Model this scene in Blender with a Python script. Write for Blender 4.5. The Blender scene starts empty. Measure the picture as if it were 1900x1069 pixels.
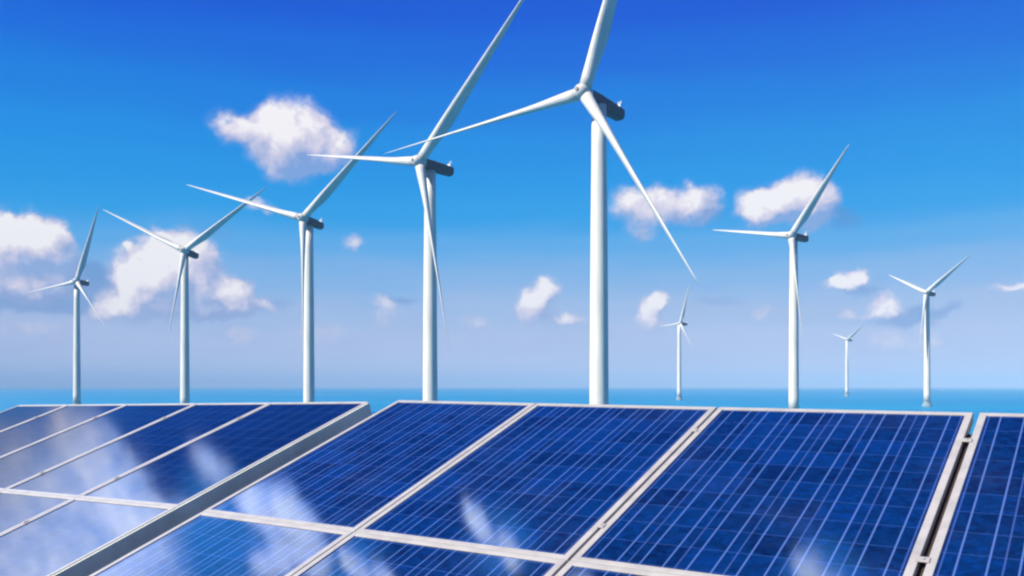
import bpy, bmesh, math, random
from mathutils import Vector, Matrix, noise
random.seed(7)
R = math.radians
scn = bpy.context.scene
COL = scn.collection

# ------------------------------------------------------------------ camera
EYE = Vector((0, 0, 16.0))                  # sixteen metres above the sea
cd = bpy.data.cameras.new('camera')
cam = bpy.data.objects.new('camera', cd); COL.objects.link(cam)
cd.sensor_width = 36; cd.lens = 1694 / 1900 * 36
cd.shift_y = 182.5 / 1900
cd.clip_start = 0.05; cd.clip_end = 120000
cam.location = EYE; cam.rotation_euler = (R(90), 0, 0)
scn.camera = cam

# ------------------------------------------------------------------ sun
SUN_AZ, SUN_EL = R(-118), R(38)             # azimuth measured from +Y (view axis), negative = left
sd = Vector((math.sin(SUN_AZ) * math.cos(SUN_EL), math.cos(SUN_AZ) * math.cos(SUN_EL), math.sin(SUN_EL)))
sl = bpy.data.lights.new('sun', 'SUN'); sl.energy = 5.0; sl.angle = R(0.5); sl.color = (1.0, 0.955, 0.88)
so = bpy.data.objects.new('sun', sl); COL.objects.link(so)
so.rotation_euler = sd.to_track_quat('Z', 'Y').to_euler()

# ------------------------------------------------------------------ colour management
scn.view_settings.view_transform = 'Standard'
scn.view_settings.look = 'None'
scn.view_settings.exposure = 1.05
scn.view_settings.gamma = 1.0
scn.render.engine = 'CYCLES'
scn.cycles.filter_width = 2.3
scn.cycles.max_bounces = 5
scn.cycles.volume_bounces = 0

def srgb(r, g, b):
    f = lambda c: (c / 255) / 12.92 if c / 255 <= 0.04045 else (((c / 255) + 0.055) / 1.055) ** 2.4
    return (f(r), f(g), f(b), 1.0)

class NT:
    """small helper for wiring nodes"""
    def __init__(s, tree): s.t = tree
    def n(s, kind, **kw):
        x = s.t.nodes.new(kind)
        for k, v in kw.items(): setattr(x, k, v)
        return x
    def put(s, sock, v):
        if isinstance(v, bpy.types.NodeSocket): s.t.links.new(v, sock)
        elif v is not None:
            if sock.type == 'VECTOR' and isinstance(v, (int, float)): v = (v, v, v)
            sock.default_value = v
    def m(s, op, a, b=None, c=None, clamp=False):
        x = s.n('ShaderNodeMath', operation=op, use_clamp=clamp)
        s.put(x.inputs[0], a)
        if b is not None: s.put(x.inputs[1], b)
        if c is not None: s.put(x.inputs[2], c)
        return x.outputs[0]
    def v(s, op, a, b=None):
        x = s.n('ShaderNodeVectorMath', operation=op); s.put(x.inputs[0], a)
        if b is not None: s.put(x.inputs[3 if op == 'SCALE' else 1], b)
        return x.outputs['Value'] if op in ('LENGTH', 'DOT_PRODUCT') else x.outputs[0]
    def mix(s, f, a, b, blend='MIX'):
        x = s.n('ShaderNodeMix', data_type='RGBA', blend_type=blend)
        s.put(x.inputs[0], f); s.put(x.inputs[6], a); s.put(x.inputs[7], b)
        return x.outputs[2]
    def step(s, x, lo, hi, a=0.0, b=1.0):
        r = s.n('ShaderNodeMapRange', interpolation_type='SMOOTHSTEP')
        s.put(r.inputs[0], x); s.put(r.inputs[1], lo); s.put(r.inputs[2], hi); s.put(r.inputs[3], a); s.put(r.inputs[4], b)
        return r.outputs[0]
    def noise(s, vec, scale, detail=4, rough=0.5, color=False, **kw):
        x = s.n('ShaderNodeTexNoise', **kw); s.put(x.inputs['Vector'], vec)
        x.inputs['Scale'].default_value = scale; x.inputs['Detail'].default_value = detail; x.inputs['Roughness'].default_value = rough
        return x.outputs['Color' if color else 'Fac']
    def ramp(s, fac, stops, interp='LINEAR'):
        x = s.n('ShaderNodeValToRGB'); s.put(x.inputs[0], fac); cr = x.color_ramp; cr.interpolation = interp
        while len(cr.elements) < len(stops): cr.elements.new(0.5)
        for e, (p, c) in zip(cr.elements, stops): e.position = p; e.color = c
        return x.outputs[0]

# ------------------------------------------------------------------ world: graded clear sky with cumulus
def pix(x, y):                               # direction (azimuth, elevation) of a spot in the sky
    return math.atan2(x - 950, 1694), math.atan2(717 - y, math.hypot(1694, x - 950))
# (x, y, rx, ry, weight) in direction units of 1/1694 rad
WHITE = [
 # large drifting cloud upper left
 (418,232,34,32,.55),(455,240,42,30,.55),(500,240,48,46,.8),(540,240,62,58,1.1),(578,262,60,52,.95),(520,282,60,42,.7),(545,305,55,38,.65),(610,278,48,34,.6),(640,262,30,30,.35),(625,300,40,26,.3),
 # left bank
 (20,440,62,46,1.0),(62,440,52,46,1.1),(95,455,36,40,1.0),(40,490,85,50,.8),(115,495,32,42,.65),(20,525,80,32,.7),(80,535,70,26,.45),(-30,470,60,60,.9),
 # second bank
 (300,478,46,50,1.2),(340,480,50,56,1.2),(372,500,44,50,1.1),(280,520,52,44,.9),(340,545,90,46,.95),(250,550,56,34,.7),(415,555,56,32,.8),(440,540,38,28,.7),(470,562,46,22,.55),(210,560,46,26,.5),(232,512,26,22,.5),(242,455,13,9,.55),(480,380,30,12,.28),(655,445,22,17,.4),
 (260,500,60,50,.8),(310,530,70,50,.8),(380,540,70,44,.7),(215,585,70,22,.5),(320,575,110,20,.55),(440,572,80,18,.4),(20,470,90,60,.7),(90,500,60,60,.5),(30,545,90,24,.5),
 # right pair beside the tallest tower
 (1165,380,42,34,.5),(1205,378,48,34,.6),(1250,380,56,34,.65),(1300,372,42,34,.95),(1280,395,50,28,.5),(1195,425,34,26,.3),
 (1405,382,42,34,.9),(1440,375,46,36,1.0),(1482,366,50,40,1.1),(1522,380,38,36,.9),(1460,396,80,24,.7),(1500,420,40,14,.3),
 # little puffs
 (1000,548,26,34,.95),(985,575,34,32,.85),(1020,540,24,24,.6),(1030,590,40,22,.45),(1065,592,30,18,.25),
 (1206,565,26,24,.9),(1226,555,18,18,.7),(1200,590,26,20,.4),(1225,600,26,16,.3),
 (1575,518,40,20,.55),(1600,512,22,16,.4),(1545,524,28,14,.3),(1632,562,28,26,.7),(1660,572,24,18,.4),(1575,582,26,15,.35),(1640,585,46,14,.35),
 (1865,537,30,13,.45),(1900,536,30,12,.5),(1735,625,26,20,.3),(1655,635,60,26,.22),(1415,578,24,20,.24),(720,580,34,24,.2),(710,560,26,14,.18),(880,592,36,12,.25),(440,625,70,28,.2),(600,620,70,26,.16),(60,610,110,30,.15),
]
SHADE = [(190,540,62,52,.9),(160,520,40,44,.5),(225,560,40,22,.3),(60,562,130,20,.75),(390,580,90,14,.3),(500,562,44,16,.45),
 (1560,405,38,22,.5),(1310,400,40,18,.3),(1700,585,48,18,.7),(1760,572,30,14,.3),(1600,535,50,12,.3),(1665,600,70,12,.3),(740,556,40,10,.3),(1330,560,60,12,.15),(380,430,60,20,.12)]
# clouds above and to the left of the picture, seen mirrored in the glass (azimuth, elevation, radii in degrees, weight)
HIGH = [(-40,22,8.5,7,1.2),(-37,28,5,5,1.0),(-46,30,9,8,.9),(-32.6,20.5,1.6,3.2,1.0),(-33.2,24.5,1.6,3.2,1.0),(-31.8,27.5,1.8,2.2,.75),(-29.6,28.6,1.6,2.0,.5),(-27.9,25.4,1.3,2.0,.42),
 (-27.3,31.3,1.5,2.6,1.0),(-25.6,33.2,1.2,2.6,1.1),(-28.6,34.5,2.2,1.4,.9),(-26.4,36,1.5,1.6,.8),(-33.5,35.5,3,2,.9),(-36.5,33.5,3,2.5,.8),(-24.2,37.8,.9,1.8,1.0),(-22.9,39.5,.8,1.6,.9),
 (-14.4,39.4,.9,1.8,1.0),(-13.2,41.8,1.0,1.6,.9),(-9,45.5,1.6,1.1,.6),(-30,37,2,1,.5),(10.4,48.9,1.6,1.4,1.4),(11.5,50.5,1.8,1.2,1.0),
 (-60,40,9,6,.9),(-75,25,10,6,.8),(40,62,10,5,.8),(75,35,10,5,.7),(150,30,14,6,.7),(-150,35,14,7,.7)]
# blue glow patches added above the frame to tint reflections in the glass
MIRROR_GLOW = [(-31.5,32,5.5,4,1.0),(-25,37.8,4,3,.8),(-13.5,41.5,3.6,3.2,.7),(11.2,49.8,4.6,2.8,1.0),(-29,27.0,3,3,.5)]
w = bpy.data.worlds.new('World'); scn.world = w; w.use_nodes = True
w.cycles.sampling_method = 'MANUAL'; w.cycles.sample_map_resolution = 512
t = NT(w.node_tree); w.node_tree.nodes.clear()
dirv = t.v('NORMALIZE', t.n('ShaderNodeTexCoord').outputs['Generated'])
wn1 = t.v('SUBTRACT', t.noise(dirv, 46, 5, 0.56, color=True), (0.5, 0.5, 0.5))
wn2 = t.v('SUBTRACT', t.noise(dirv, 17, 2, 0.5, color=True), (0.5, 0.5, 0.5))
warp = t.v('ADD', t.v('SCALE', wn1, 0.026), t.v('SCALE', wn2, 0.014))
sep = t.n('ShaderNodeSeparateXYZ'); t.put(sep.inputs[0], dirv)
az = t.m('ARCTAN2', sep.outputs[0], sep.outputs[1])
el = t.m('ARCSINE', sep.outputs[2])
wsep = t.n('ShaderNodeSeparateXYZ'); t.put(wsep.inputs[0], warp)
azw = t.m('ADD', az, wsep.outputs[0]); elw = t.m('ADD', el, wsep.outputs[1])

def field_group(name, blobs):
    g = bpy.data.node_groups.new(name, 'ShaderNodeTree')
    g.interface.new_socket('A', in_out='INPUT', socket_type='NodeSocketFloat')
    g.interface.new_socket('E', in_out='INPUT', socket_type='NodeSocketFloat')
    g.interface.new_socket('F', in_out='OUTPUT', socket_type='NodeSocketFloat')
    h = NT(g); gi = h.n('NodeGroupInput'); go = h.n('NodeGroupOutput')
    acc = None
    for a0, e0, ra, re, wt in blobs:
        da = h.m('MULTIPLY_ADD', gi.outputs[0], 1 / ra, -a0 / ra)
        de = h.m('MULTIPLY_ADD', gi.outputs[1], 1 / re, -e0 / re)
        d2 = h.m('MULTIPLY_ADD', da, da, h.m('MULTIPLY', de, de))
        k = h.m('MULTIPLY_ADD', d2, -1.0, 1.0, clamp=True)
        k = h.m('MULTIPLY', h.m('MULTIPLY', k, k), wt * 1.45)
        acc = k if acc is None else h.m('ADD', acc, k)
    h.put(go.inputs[0], acc)
    return g
GROW = 1.36
def px_blobs(L):
    out = []
    for x, y, rx, ry, wt in L:
        a0, e0 = pix(x, y); out.append((a0, e0, rx * GROW / 1694 * math.cos(a0) , ry * GROW / 1694 * math.cos(a0), wt + (0.16 if wt < 0.45 else 0)))
    return out
white_blobs = px_blobs(WHITE) + [(R(a), R(e), R(ra * 1.3), R(re * 1.3), wt) for a, e, ra, re, wt in HIGH]
gw = field_group('cumulus_field', white_blobs); gs = field_group('shade_field', px_blobs(SHADE))
gv_ = field_group('mirror_glow_field', [(R(a), R(e), R(ra * 1.2), R(re * 1.2), wt) for a, e, ra, re, wt in MIRROR_GLOW])
def use(g, a, e):
    x = t.n('ShaderNodeGroup'); x.node_tree = g; t.put(x.inputs[0], a); t.put(x.inputs[1], e); return x.outputs[0]
F0 = use(gw, azw, elw)
F1 = use(gw, t.m('ADD', azw, -0.010), t.m('ADD', elw, 0.013))
S0 = use(gs, azw, elw)
fine = t.noise(dirv, 120, 6, 0.6)
billow = t.noise(t.v('ADD', dirv, t.v('SCALE', wn1, 0.02)), 55, 5, 0.55)
dens = t.m('ADD', F0, t.m('MULTIPLY', t.m('SUBTRACT', fine, 0.5), t.m('MULTIPLY', t.m('MINIMUM', F0, 0.6), 1.3)))
alpha = t.m('MULTIPLY', t.step(dens, 0.0, 1.0), t.step(t.m('SUBTRACT', F0, F1), -1.0, 0.0, 0.68, 0.97))
lit = t.m('ADD', t.m('MULTIPLY', t.m('SUBTRACT', F0, F1), 0.62), t.m('MULTIPLY', t.m('SUBTRACT', billow, 0.5), 2.4))
lit = t.m('ADD', lit, t.m('MULTIPLY', t.m('MINIMUM', F0, 1.2), 0.22))
litf = t.m('MULTIPLY_ADD', lit, 0.72, 0.30, clamp=True)
ccol = t.ramp(litf, [(0.0, srgb(148, 168, 214)), (0.30, srgb(180, 188, 222)), (0.55, srgb(208, 206, 228)), (0.80, srgb(230, 224, 236)), (1.0, srgb(248, 245, 246))])
# clouds above the frame are boosted to strengthen their mirror image in the glass
ccol = t.mix(t.step(el, R(16), R(27)), ccol, t.mix(1.0, ccol, (3.9, 4.9, 6.0, 1), 'MULTIPLY'))
# clear-air gradient (elevation)
def E(y): return math.degrees(math.atan2(717 - y, 1694)) / 90 + 0.0
GR = [(717,196,204,232),(690,194,202,232),(640,182,196,230),(580,160,188,228),(520,128,178,229),(460,84,168,231),(400,22,156,230),(340,0,148,229),(280,0,140,226),(200,0,124,222),(110,0,104,219),(20,0,86,213)]
stops = [(max(0, E(y)), srgb(r, g, b)) for y, r, g, b in GR] + [(0.40, srgb(0, 62, 190)), (0.62, srgb(4, 52, 160)), (1.0, srgb(6, 46, 140))]
stops[0] = (0.0, stops[0][1])
lowband = t.noise(t.v('MULTIPLY', dirv, (1.0, 1.0, 5.0)), 5.5, 4, 0.55)
elw2 = t.m('ADD', el, t.m('MULTIPLY', t.m('SUBTRACT', lowband, 0.5), R(2.2)))
sky = t.ramp(t.m('DIVIDE', elw2, math.pi / 2), stops, 'EASE')
# soft lavender and blue veils low over the horizon
veil = t.step(t.noise(t.v('MULTIPLY', dirv, (1.0, 1.0, 3.2)), 9, 5, 0.55), 0.42, 0.72)
vm = t.m('MULTIPLY', veil, t.step(el, R(8.5), R(3.5), 0.0, 0.42))
sky = t.mix(vm, sky, srgb(172, 184, 220))
sky = t.mix(t.m('MULTIPLY', t.step(S0, 0.0, 0.9), 0.6), sky, srgb(92, 138, 200))
sky = t.mix(t.m('MULTIPLY', t.step(use(gv_, azw, elw), 0.0, 1.1), 0.8), sky, (0.10, 0.85, 2.5, 1))
nish = t.n('ShaderNodeTexSky', sky_type='NISHITA')
nish.sun_disc = False; nish.sun_elevation = SUN_EL; nish.sun_rotation = SUN_AZ
nish.altitude = 0; nish.air_density = 1.0; nish.dust_density = 0.6; nish.ozone_density = 3.0
base = t.mix(0.01, t.v('SCALE', sky, 10.0), nish.outputs[0])
tot = t.mix(alpha, base, t.v('SCALE', ccol, 10.0))
bg = t.n('ShaderNodeBackground'); t.put(bg.inputs[0], tot); bg.inputs[1].default_value = 0.05
wo = t.n('ShaderNodeOutputWorld'); t.put(wo.inputs[0], bg.outputs[0])

# ------------------------------------------------------------------ materials
def mat(name):
    m = bpy.data.materials.new(name); m.use_nodes = True
    nt = NT(m.node_tree); bs = m.node_tree.nodes['Principled BSDF']
    return m, nt, bs
def paint(name, c, rough=0.4, spec=0.4, var=0.06, scale=0.35, metal=0.0, streak=False):
    m, n, b = mat(name)
    co = n.n('ShaderNodeTexCoord').outputs['Object']
    v = n.noise(n.v('MULTIPLY', co, (1, 1, 0.12)) if streak else co, scale, 6, 0.6)
    c = tuple(x * 0.72 for x in c)
    d = tuple(x * (1 - 3 * var) for x in c); l = tuple(min(1, x * (1 + var)) for x in c)
    n.put(b.inputs['Base Color'], n.ramp(v, [(0.3, (*d, 1)), (0.6, (*l, 1))]))
    n.put(b.inputs['Roughness'], n.m('MULTIPLY_ADD', v, 0.2, rough - 0.1))
    b.inputs['Specular IOR Level'].default_value = spec; b.inputs['Metallic'].default_value = metal
    return m
M_TOWER = paint('tower_white_paint', (0.66, 0.64, 0.55), 0.42, 0.35, 0.05, 0.6, streak=True)
M_BLADE = paint('blade_white_gelcoat', (0.60, 0.59, 0.525), 0.38, 0.3, 0.04, 0.4)
M_NAC = paint('nacelle_dark_grey_paint', (0.095, 0.095, 0.10), 0.5, 0.15, 0.1, 0.9)
M_HUBC = paint('hub_cap_grey', (0.20, 0.17, 0.15), 0.5, 0.3)
M_CONC = paint('foundation_concrete', (0.22, 0.32, 0.34), 0.85, 0.2, 0.12, 0.8)
M_ALU = paint('anodised_aluminium', (0.43, 0.405, 0.37), 0.42, 0.5, 0.06, 9)
M_ALUD = paint('weathered_grey_green_aluminium', (0.88, 0.92, 0.76), 0.5, 0.25, 0.1, 2.5)
M_STEEL = paint('galvanised_steel', (0.20, 0.20, 0.21), 0.5, 0.5, 0.1, 7)
M_BROWN = paint('brown_box_and_seam_shade', (0.045, 0.032, 0.024), 0.7, 0.2, 0.15, 9)  # junction boxes, and the strip that paints shade into the wide seam
M_BACK = paint('white_backsheet', (0.45, 0.45, 0.46), 0.6, 0.3, 0.03, 4)

def cells_material(name, tone, lines):
    m, n, b = mat(name)
    tc = n.n('ShaderNodeTexCoord'); uv = tc.outputs['UV']; co = tc.outputs['Object']
    s = n.n('ShaderNodeSeparateXYZ'); n.put(s.inputs[0], uv); u, v = s.outputs[0], s.outputs[1]
    fu, fv = n.m('FRACT', u), n.m('FRACT', v)
    def near(x, c, hw, soft=0.006):
        return n.step(n.m('ABSOLUTE', n.m('SUBTRACT', x, c)), hw, hw + soft, 1.0, 0.0)
    bus = n.m('MAXIMUM', near(fu, 0.25, 0.0145), near(fu, 0.75, 0.0145))
    gapu = n.m('MAXIMUM', near(fu, 0.0, 0.013), near(fu, 1.0, 0.013))
    gapv = n.m('MAXIMUM', near(fv, 0.0, 0.011), near(fv, 1.0, 0.011))
    fing = near(n.m('FRACT', n.m('MULTIPLY', v, 26.0)), 0.5, 0.09, 0.06)
    cell = n.n('ShaderNodeTexWhiteNoise', noise_dimensions='3D')
    n.put(cell.inputs['Vector'], n.v('ADD', n.v('FLOOR', uv), n.n('ShaderNodeObjectInfo').outputs['Random']))
    vor = n.n('ShaderNodeTexVoronoi'); n.put(vor.inputs['Vector'], n.v('MULTIPLY', uv, (5, 5, 5))); vor.inputs['Scale'].default_value = 1.3
    vs = n.n('ShaderNodeSeparateColor'); n.put(vs.inputs[0], vor.outputs['Color'])
    k = n.m('ADD', n.m('MULTIPLY', cell.outputs[0], 0.5), n.m('MULTIPLY', vs.outputs[0], 0.5))
    blue = n.ramp(k, [(p, tuple(x * tone for x in c3) + (1,)) for p, c3 in ((0.1, (0.0002, 0.0044, 0.024)), (0.55, (0.0002, 0.0120, 0.055)), (0.95, (0.0004, 0.016, 0.088)))])
    c = n.mix(n.m('MULTIPLY', fing, 0.05 * lines), blue, (0.06, 0.12, 0.35, 1))
    c = n.mix(n.m('MULTIPLY', gapv, 0.22), c, (0.07, 0.14, 0.42, 1))
    c = n.mix(n.m('MULTIPLY', gapu, 0.30), c, (0.09, 0.15, 0.42, 1))
    c = n.mix(n.m('MULTIPLY', bus, 0.75 * lines), c, (0.07, 0.13, 0.33, 1))
    dust = n.noise(co, 1.7, 6, 0.62)
    c = n.mix(n.m('MULTIPLY', n.step(dust, 0.45, 0.8), 0.035 * lines), c, (0.25, 0.25, 0.26, 1))
    n.put(b.inputs['Base Color'], c)
    b.inputs['Roughness'].default_value = 0.45
    b.inputs['Specular IOR Level'].default_value = 0.0
    b.inputs['Coat Weight'].default_value = 1.0
    b.inputs['Coat IOR'].default_value = 1.5
    n.put(b.inputs['Coat Roughness'], n.m('MULTIPLY_ADD', dust, 0.05, 0.03))
    return m
M_CELL = cells_material('polycrystalline_cells_under_glass', 1.25, 1.0)
M_CELL2 = cells_material('dark_cells_under_glass', 0.45, 0.16)

def sea_material():
    m, n, b = mat('turquoise_sea')
    co = n.n('ShaderNodeTexCoord').outputs['Object']
    big = n.noise(n.v('MULTIPLY', co, (0.25, 1, 1)), 0.004, 4, 0.55)
    small = n.noise(n.v('MULTIPLY', co, (0.35, 1, 1)), 0.03, 5, 0.6)
    n.put(b.inputs['Base Color'], n.mix(n.step(small, 0.35, 0.7, 0.0, 0.35), n.ramp(big, [(0.35, (0.0, 0.135, 0.29, 1)), (0.65, (0.0, 0.20, 0.35, 1))]), (0.0, 0.26, 0.39, 1)))
    b.inputs['Roughness'].default_value = 0.45
    b.inputs['IOR'].default_value = 1.33
    b.inputs['Specular IOR Level'].default_value = 0.22
    bp = n.n('ShaderNodeBump'); bp.inputs['Strength'].default_value = 0.6; bp.inputs['Distance'].default_value = 0.6
    n.put(bp.inputs['Height'], n.noise(co, 0.35, 6, 0.6)); n.put(b.inputs['Normal'], bp.outputs[0])
    return m
def ground_material():
    m, n, b = mat('dry_grass_and_soil')
    co = n.n('ShaderNodeTexCoord').outputs['Object']
    a = n.noise(co, 0.7, 8, 0.65); f = n.noise(co, 14, 6, 0.7)
    c = n.ramp(a, [(0.35, (0.055, 0.042, 0.028, 1)), (0.55, (0.06, 0.075, 0.028, 1)), (0.7, (0.10, 0.085, 0.05, 1))])
    n.put(b.inputs['Base Color'], n.mix(0.5, c, n.ramp(f, [(0.3, (0.03, 0.03, 0.02, 1)), (0.7, (0.13, 0.12, 0.07, 1))])))
    b.inputs['Roughness'].default_value = 0.95; b.inputs['Specular IOR Level'].default_value = 0.1
    bp = n.n('ShaderNodeBump'); bp.inputs['Strength'].default_value = 0.7; bp.inputs['Distance'].default_value = 0.05
    n.put(bp.inputs['Height'], f); n.put(b.inputs['Normal'], bp.outputs[0])
    return m

# ------------------------------------------------------------------ mesh helpers
def link(name, bm, m, parent=None, smooth=False, mw=None):
    me = bpy.data.meshes.new(name)
    bmesh.ops.recalc_face_normals(bm, faces=bm.faces)
    bm.to_mesh(me); bm.free()
    if smooth:
        for p in me.polygons: p.use_smooth = True
    me.materials.append(m)
    o = bpy.data.objects.new(name, me); COL.objects.link(o)
    if parent: o.parent = parent
    if mw is not None: o.matrix_local = mw
    return o
def empty(name, label, cat, group=None, mw=None):
    o = bpy.data.objects.new(name, None); COL.objects.link(o); o.empty_display_size = 0.5
    if mw is not None: o.matrix_world = mw
    o['label'] = label; o['category'] = cat
    if group: o['group'] = group
    return o
def box(bm, x0, x1, y0, y1, z0, z1, bevel=0.0):
    r = bmesh.ops.create_cube(bm, size=1.0)
    for v in r['verts']:
        v.co = Vector(((x0 + x1) / 2 + v.co.x * (x1 - x0), (y0 + y1) / 2 + v.co.y * (y1 - y0), (z0 + z1) / 2 + v.co.z * (z1 - z0)))
    if bevel:
        ed = list({e for v in r['verts'] for e in v.link_edges})
        bmesh.ops.bevel(bm, geom=ed, offset=bevel, segments=2, profile=0.6, affect='EDGES')
def rings(bm, secs, cap=True):
    """loft closed rings of points"""
    vs = [[bm.verts.new(p) for p in s] for s in secs]; n = len(secs[0])
    for a, b_ in zip(vs, vs[1:]):
        for i in range(n): bm.faces.new((a[i], a[(i + 1) % n], b_[(i + 1) % n], b_[i]))
    if cap:
        bm.faces.new(vs[0][::-1]); bm.faces.new(vs[-1])
def lathe(bm, prof, seg=48, cap=True):
    rings(bm, [[Vector((r * math.cos(2 * math.pi * i / seg), r * math.sin(2 * math.pi * i / seg), z)) for i in range(seg)] for r, z in prof], cap)

# ------------------------------------------------------------------ sea and ground
bm = bmesh.new()
SEA_R = 30000
rr = [0, 30, 120, 400, 1500, 6000, SEA_R]
prev = None; cen = bm.verts.new((0, 0, 0))
for r_ in rr[1:]:
    cur = [bm.verts.new((r_ * math.cos(2 * math.pi * i / 128), r_ * math.sin(2 * math.pi * i / 128), 0)) for i in range(128)]
    for i in range(128):
        j = (i + 1) % 128
        if prev is None: bm.faces.new((cen, cur[i], cur[j]))
        else: bm.faces.new((prev[i], cur[i], cur[j], prev[j]))
    prev = cur
sea = link('sea', bm, sea_material()); sea['kind'] = 'structure'

bm = bmesh.new()                             # grassy headland the array stands on
GN = 120
def gh(x, y):
    f = 1.0
    edge = min(34 - abs(x + 2), 15 - y, y + 60) + 3.0 * noise.noise(Vector((x * 0.08, y * 0.08, 3)))
    t_ = max(0.0, min(1.0, (edge + 14) / 14)); t_ = t_ * t_ * (3 - 2 * t_)
    top = EYE.z - 1.72
    h = -2.5 + (top + 2.5) * t_ + (1 - t_) * 1.5 * noise.noise(Vector((x * 0.2, y * 0.2, 0)))
    if t_ >= 1: h += 0.03 * noise.noise(Vector((x * 0.9, y * 0.9, 7)))
    return h
gv = [[bm.verts.new((-56 + 108 * i / GN, -78 + 110 * j / GN, 0)) for j in range(GN + 1)] for i in range(GN + 1)]
for r_ in gv:
    for v in r_: v.co.z = gh(v.co.x, v.co.y)
for i in range(GN):
    for j in range(GN): bm.faces.new((gv[i][j], gv[i + 1][j], gv[i + 1][j + 1], gv[i][j + 1]))
gr = link('ground', bm, ground_material(), smooth=True); gr['kind'] = 'structure'

# ------------------------------------------------------------------ wind turbines
HUB_H = 90.0; F_PX = 1694.0
def airfoil(chord, thick, n=20):
    """closed section: x = chord direction (leading edge +), y = thickness (suction side +)"""
    pts = []
    for i in range(n):
        a = 2 * math.pi * i / n
        x = math.cos(a)
        s_ = (1 - x) / 2                                   # 0 leading .. 1 trailing
        yt = thick * (1.4845 * math.sqrt(max(s_, 0)) - 0.63 * s_ - 1.758 * s_ ** 2 + 1.4215 * s_ ** 3 - 0.5075 * s_ ** 4)
        pts.append((-chord * (0.36 - s_), (yt if math.sin(a) >= 0 else -yt * 0.75) * chord))
    return pts
def blade_bm(L, r0=1.4):
    bm = bmesh.new(); secs = []; N = 26
    for i in range(N + 1):
        s = i / N; z = r0 + (L - r0) * s
        circ = max(0.0, 1 - s / 0.22); circ = circ * circ * (3 - 2 * circ)
        if s < 0.2: chord = 3.4 + (4.2 - 3.4) * math.sin(min(1, s / 0.2) * math.pi / 2)
        else: chord = 3.82 * (1 - (s - 0.2) / 0.8) ** 0.95 + 0.40
        if s > 0.97: chord *= math.sqrt(max(0.02, (1 - s) / 0.03 * 0.9 + 0.1))
        th = 0.66 - 0.7 * s if s < 0.4 else 0.38 - 0.2 * (s - 0.4)
        tw = R(12) * (1 - s) ** 2 + R(52)
        ring = []
        for k, (cx, cy) in enumerate(airfoil(chord, max(th, 0.16))):
            a = 2 * math.pi * k / 20
            x = cx * (1 - circ) - 1.62 * math.cos(a) * circ
            y = cy * (1 - circ) + 1.62 * math.sin(a) * circ
            ring.append(Vector((x * math.cos(tw) - y * math.sin(tw), x * math.sin(tw) + y * math.cos(tw), z)))
        secs.append(ring)
    rings(bm, secs); return bm
def superbox(bm, stations, seg=28, ex=3.2):
    """loft of rounded-rectangle sections along +Y: (y, half_width, z_bottom, z_top)"""
    secs = []
    for y, hw, zb, zt in stations:
        ring = []
        for i in range(seg):
            a = 2 * math.pi * i / seg; c, s = math.cos(a), math.sin(a)
            q = (abs(c) ** ex + abs(s) ** ex) ** (-1 / ex)
            ring.append(Vector((hw * c * q, y, (zb + zt) / 2 + (zt - zb) / 2 * s * q)))
        secs.append(ring)
    rings(bm, secs)

bm = bmesh.new(); lathe(bm, [(2.5, 4.0), (2.48, 10), (2.36, 30), (2.18, 55), (1.95, 78), (1.85, HUB_H - 1.75)], 64, True)
TOWER = link('tower', bm, M_TOWER, smooth=True)
bm = bmesh.new(); lathe(bm, [(3.9, -6), (3.9, 1.2), (3.6, 1.6), (3.1, 2.0), (2.9, 3.9), (3.0, 4.1), (2.6, 4.15)], 48)
FOUND = link('foundation', bm, M_CONC)
bm = bmesh.new()                             # hub spinner, axis -Y (upwind)
prof = [(0.02, 3.0), (0.75, 2.85), (1.35, 2.4), (1.8, 1.6), (2.0, 0.6), (2.0, -0.9), (1.8, -1.7)]
lathe(bm, prof, 40)
bmesh.ops.rotate(bm, verts=bm.verts, matrix=Matrix.Rotation(R(90), 3, 'X'))
HUB = link('hub', bm, M_BLADE, smooth=True)
bm = bmesh.new(); lathe(bm, [(0.52, 2.75), (0.52, 3.12), (0.35, 3.2)], 24)
bmesh.ops.rotate(bm, verts=bm.verts, matrix=Matrix.Rotation(R(90), 3, 'X'))
CAPM = link('nose_cap', bm, M_HUBC)
bm = bmesh.new()
superbox(bm, [(1.7, 1.5, -1.6, 1.5), (2.2, 1.85, -1.95, 1.8), (6, 2.0, -2.15, 2.0), (13, 1.95, -2.1, 2.0), (16.8, 1.8, -1.85, 1.95), (17.4, 1.4, -1.4, 1.6)])
NAC = link('nacelle', bm, M_NAC, smooth=False)
bm = bmesh.new()
box(bm, -0.9, 0.9, 15.6, 15.75, 1.9, 2.9); box(bm, -0.05, 0.05, 16.5, 16.6, 1.8, 4.3); box(bm, -0.5, 0.5, 16.48, 16.62, 3.6, 3.75); box(bm, 0.4, 0.55, 16.45, 16.65, 3.7, 4.4); box(bm, -0.55, -0.4, 16.45, 16.65, 3.7, 4.2)
MAST = link('weather_mast', bm, M_TOWER)
protos = [TOWER, FOUND, HUB, CAPM, NAC, MAST]
blade_mesh = {}
def inst(p, parent, mw=Matrix.Identity(4)):
    o = p.copy(); COL.objects.link(o); o.parent = parent; o.matrix_local = mw; return o

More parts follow.
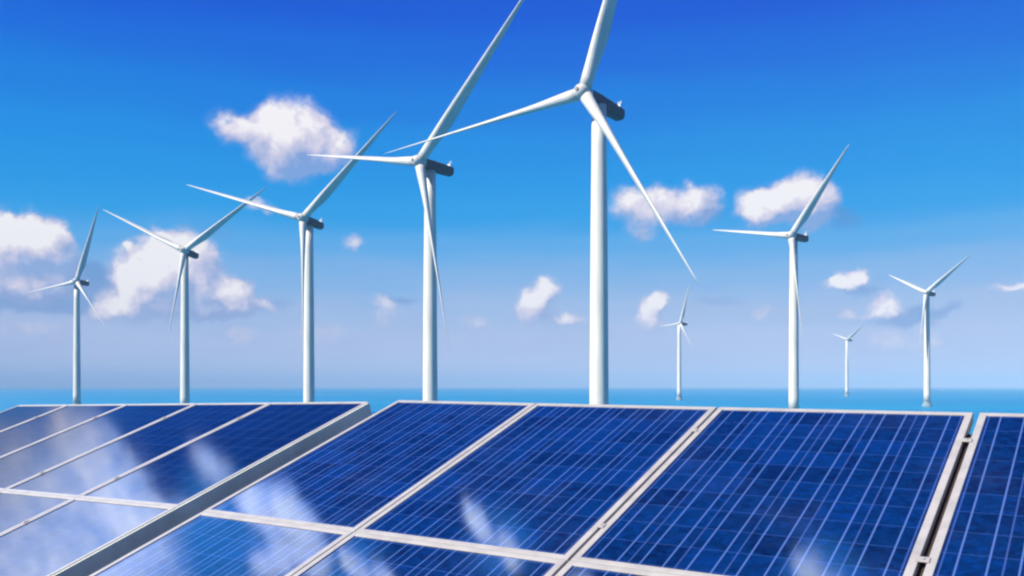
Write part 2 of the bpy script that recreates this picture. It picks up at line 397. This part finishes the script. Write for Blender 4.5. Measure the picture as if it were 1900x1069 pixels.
def turbine(hub_px, tower_x, psi, tilt, blades, label, nac_len):
    D = F_PX * (HUB_H - EYE.z) / (717 - hub_px[1])
    psi, tilt = R(psi), R(tilt)
    hub = Vector(((hub_px[0] - 950) / F_PX * D, D, HUB_H))
    tx = (tower_x - 950) / F_PX * (D + 4)
    root = empty('wind_turbine', label, 'wind turbine', 'wind turbines standing in the sea')
    base = Vector((tx, D + 6.0 * math.cos(psi), 0)); root.location = base
    bpy.context.view_layer.update()
    # rotor frame: local -Y points upwind
    right = Vector((math.cos(psi), -math.sin(psi), 0))
    up_wind = Vector((-math.sin(psi) * math.cos(tilt), -math.cos(psi) * math.cos(tilt), math.sin(tilt)))
    up = right.cross(-up_wind).normalized()
    fr = Matrix((right, -up_wind, up)).transposed().to_4x4(); fr.translation = hub - base
    inst(TOWER, root); inst(FOUND, root)
    n_ = inst(NAC, root, fr @ Matrix.Diagonal((0.92, nac_len * 0.95, 0.85, 1))); m_ = inst(MAST, n_)
    h_ = inst(HUB, root, fr); inst(CAPM, h_)
    for az_, cone, L in blades:
        key = round(L)
        if key not in blade_mesh: blade_mesh[key] = link('blade', blade_bm(key), M_BLADE, smooth=True); protos.append(blade_mesh[key])
        a = R(az_)
        mw = fr @ Matrix.Rotation(a, 4, 'Y') @ Matrix.Rotation(R(cone), 4, 'X')
        inst(blade_mesh[key], root, mw)
    return root
TT = [
 ((142,522),141,26,6,[(18.3,1.5,55.2),(133.3,3.0,52.1),(262.8,2.0,49.0)],'leftmost wind turbine, its head beside the big cloud at the left edge'),
 ((342,465),341,17.2,9,[(56.8,2.0,58.9),(182.8,3.5,55.4),(295.0,1.5,62.4)],'white wind turbine with its head in front of a wide white cloud, second from left'),
 ((562,405),572,26,6.9,[(53.2,7.5,65),(172.6,2.5,65),(286.9,5.0,68.9)],'third wind turbine from left, one blade hanging straight down against its tower'),
 ((778,300),798,42.9,4,[(44.0,-1.5,68.5),(162.0,1.0,64.6),(281.7,1.0,64.6)],'tall wind turbine just left of the nearest, upper blade cut off by the top edge'),
 ((1083,172),1112,38.9,6,[(18.6,5.0,66),(144.1,6.0,66),(265.8,2.0,70.0)],'nearest and tallest white wind turbine, in the middle, with dark nacelle'),
 ((1468,437),1472,56,4,[(41.6,3.5,49.8),(167.9,2.0,53),(280.9,1.5,53)],'white wind turbine whose rotor crosses the round cloud on the right'),
 ((1718,543),1719,60,6,[(54.0,0.0,46),(180.4,4.5,46),(296.2,-4.0,43.2)],'rightmost wind turbine, medium far, concrete foundation showing above the panels'),
 ((1262,600),1260,58,5,[(17.0,2.5,46.5),(140.3,2.0,42),(268.3,-4.0,37)],'far hazy wind turbine just right of the nearest tower, small and pale'),
 ((1572,630),1571,54,6,[(52.2,2.5,37),(172,2.0,37),(290.8,-4.0,32)],'smallest and farthest pale wind turbine, between the two turbines on the right')]
for k, a in enumerate(TT): turbine(a[0], a[1], a[2], a[3], a[4], a[5], (.58, .66, .8, .88, 1.06, .7, .62, .62, .7)[k])
for p in protos: bpy.data.objects.remove(p)

# ------------------------------------------------------------------ solar arrays
S = 1.5
u_ = Vector((0.82896027, -0.55925109, -0.00794238)); v_ = Vector((0.52764813, 0.77724864, 0.34274188)).normalized()
n_ = u_.cross(v_).normalized(); u_ = v_.cross(n_).normalized()
def frame(u, v, n, o):
    m = Matrix((u, v, n)).transposed().to_4x4(); m.translation = o; return m
FR = frame(u_, v_, n_, EYE - n_ * S)                            # right array plane
P0 = EYE + S * Vector((-0.57160533, 3.64022339, -0.06016898))
rl = Matrix.Rotation(R(-1.5), 3, v_)
FL = frame(rl @ u_, v_, rl @ n_, P0)                            # left array plane, rolled slightly

FW, FH = 0.027, 0.042
def make_panel(mw, x0, x1, y0, y1, label, nu=6, nv=10, fw=FW, cells=None):
    w_, l_ = x1 - x0, y1 - y0
    root = empty('solar_panel', label, 'solar panel', 'framed solar panels of the two arrays', mw @ Matrix.Translation((x0, y0, 0)))
    bm = bmesh.new()
    e = 0.0
    # four mitred rails, each a real profile
    o = [(0, 0), (w_, 0), (w_, l_), (0, l_)]; i_ = [(fw, fw), (w_ - fw, fw), (w_ - fw, l_ - fw), (fw, l_ - fw)]
    ot = [bm.verts.new((x, y, 0)) for x, y in o]; ob = [bm.verts.new((x, y, -FH)) for x, y in o]
    it = [bm.verts.new((x, y, 0)) for x, y in i_]; ib = [bm.verts.new((x, y, -FH)) for x, y in i_]
    for k in range(4):
        j = (k + 1) % 4
        bm.faces.new((ot[k], ot[j], it[j], it[k])); bm.faces.new((ob[k], ib[k], ib[j], ob[j]))
        bm.faces.new((ot[k], ob[k], ob[j], ot[j])); bm.faces.new((it[k], it[j], ib[j], ib[k]))
    ed = [e_ for e_ in bm.edges if all(v.co.z == 0 for v in e_.verts) and not (e_.verts[0] in it and e_.verts[1] in ot) and not (e_.verts[1] in it and e_.verts[0] in ot)]
    bmesh.ops.bevel(bm, geom=ed, offset=0.0025, segments=2, profile=0.5, affect='EDGES')
    link('frame', bm, M_ALU, root)
    bm = bmesh.new()
    g = fw + 0.0005; z = -0.004
    vs = [bm.verts.new(p) for p in ((g, g, z), (w_ - g, g, z), (w_ - g, l_ - g, z), (g, l_ - g, z))]
    vb = [bm.verts.new((v.co.x, v.co.y, -0.010)) for v in vs]
    f = bm.faces.new(vs); bm.faces.new(vb[::-1])
    for k in range(4): bm.faces.new((vs[k], vb[k], vb[(k + 1) % 4], vs[(k + 1) % 4]))
    uvl = bm.loops.layers.uv.new('UVMap'); mu, mv = 0.06, 0.08
    for f in bm.faces:
        for lp in f.loops:
            x = (lp.vert.co.x - g) / (w_ - 2 * g); y = (lp.vert.co.y - g) / (l_ - 2 * g)
            lp[uvl].uv = (-mu + (nu + 2 * mu) * x, -mv + (nv + 2 * mv) * y)
    link('cell_glass', bm, cells or M_CELL, root)
    bm = bmesh.new(); box(bm, g, w_ - g, g, l_ - g, -0.016, -0.0105)
    link('back_sheet', bm, M_BACK, root)
    bm = bmesh.new(); box(bm, w_ / 2 - 0.06, w_ / 2 + 0.06, l_ - 0.22, l_ - 0.12, -0.036, -0.0165, 0.004)
    link('junction_box', bm, M_BROWN, root)
    return root
def rack(name_label, mw, x0, x1, rows, seams, n_posts, side_rail=False):
    root = empty('mounting_rack', name_label, 'mounting rack', None, mw)
    for y0, y1 in rows:                                         # two purlins under each row
        for fy in (0.22, 0.78):
            y = y0 + (y1 - y0) * fy; bm = bmesh.new(); box(bm, x0, x1, y - 0.022, y + 0.022, -FH - 0.052, -FH - 0.002, 0.004); link('purlin', bm, M_STEEL, root)
    bot, top = rows[0][0], rows[-1][1]
    for k in range(n_posts):
        x = x0 + 0.35 + (x1 - x0 - 0.7) * k / (n_posts - 1)
        bm = bmesh.new(); box(bm, x - 0.03, x + 0.03, bot + 0.05, top - 0.05, -FH - 0.125, -FH - 0.053, 0.004); link('rafter', bm, M_STEEL, root)
        for y in (bot + 0.35, (bot + top) / 2, top - 0.4):
            p = mw @ Vector((x, y, -FH - 0.126)); h = p.z - (EYE.z - 1.95)
            inv = mw.inverted()
            bm = bmesh.new(); box(bm, -0.035, 0.035, -0.035, 0.035, -h, -0.012, 0.004)
            o = link('post', bm, M_STEEL, root); o.matrix_local = inv @ Matrix.Translation(p)
    for x, half in seams:                                       # mid clamps in the seams between panels
        for y0, y1 in rows:
            for fy in (0.17, 0.80):
                y = y0 + (y1 - y0) * fy
                bm = bmesh.new(); box(bm, x - half - 0.007, x + half + 0.007, y - 0.015, y + 0.015, 0.0005, 0.004, 0.001)
                box(bm, x - 0.0045, x + 0.0045, y - 0.006, y + 0.006, 0.003, 0.007)
                link('clamp', bm, M_ALU, root)
    return root

top_, mid_, low_ = 2.53 * S, 1.558 * S, 0.60 * S
right_cols = [(-2.372, -1.732, 'wide strip beside the open gap'), (-1.728, -1.063, ''), (-1.055, -0.343, ''), (-0.327, 0.375, ''), (0.383, 1.09, '')]
names_r = ['directly right of the open gap', 'second right of the open gap', 'third right of the open gap, in the middle right', 'beyond the widest dark seam at the right edge', 'fifth right of the gap, past the right edge']
for (a, b, _), nm in zip(right_cols, names_r):
    make_panel(FR, a * S, b * S, mid_ + 0.002, top_, 'blue upper row panel, ' + nm)
    make_panel(FR, a * S, b * S, low_, mid_ - 0.002, 'blue lower row panel, ' + nm)
rr_ = rack('galvanised rack carrying the dark blue panels right of the gap', FR, -2.36 * S, 1.08 * S, [(low_, mid_ - 0.002), (mid_ + 0.002, top_)],
     [(-1.059 * S, 0.006), (-0.335 * S, 0.012), (0.379 * S, 0.006)], 4)
bm = bmesh.new(); box(bm, -0.335 * S - 0.0112, -0.335 * S + 0.0112, low_ + 0.01, top_ - 0.17, -0.040, -0.024, 0.001)
link('seam_dark_strip', bm, M_BROWN, rr_)  # dark strip added in the seam, standing in for shaded ground below
lb = [0, -0.575, -1.09, -1.64, -2.18, -2.69]
nm_l = ['directly left of the open gap', 'second left of the gap', 'third left of the gap', 'fourth left of the gap', 'outermost, farthest left']
for k in range(5):
    x1, x0 = lb[k] * S, lb[k + 1] * S + 0.003
    make_panel(FL, x0, x1, -0.942 * S + 0.002, 0, 'solar panel in the upper row, ' + nm_l[k], nv=10, fw=0.023, cells=M_CELL2)
    make_panel(FL, x0, x1, -1.90 * S, -0.942 * S - 0.002, 'sky reflecting solar panel in the lower row, ' + nm_l[k], nv=10, fw=0.023, cells=M_CELL2)
rk = rack('rack of the left array with a deep grey green side rail along the gap', FL, -2.67 * S, -0.02 * S, [(-1.90 * S, -0.942 * S - 0.002), (-0.942 * S + 0.002, 0)],
     [(l * S + 0.0015, 0.004) for l in lb[1:5]], 4)
bm = bmesh.new(); box(bm, 0.002, 0.012, -1.90 * S, -0.012, -0.15, -0.004, 0.002)
link('side_rail', bm, M_ALUD, rk)

# ------------------------------------------------------------------ haze
m = bpy.data.materials.new('sea_air'); m.use_nodes = True; m.node_tree.nodes.clear()
h = NT(m.node_tree)
pv = h.n('ShaderNodeVolumePrincipled'); pv.inputs['Color'].default_value = (0.33, 0.53, 0.74, 1); pv.inputs['Density'].default_value = 0.00017
pv.inputs['Anisotropy'].default_value = -0.22
ho = h.n('ShaderNodeOutputMaterial'); m.node_tree.links.new(pv.outputs[0], ho.inputs['Volume'])
bm = bmesh.new(); HB = SEA_R + 500
box(bm, -HB, HB, -HB, HB, -8.0, 172.0)
hz = link('haze', bm, m); hz['kind'] = 'stuff'
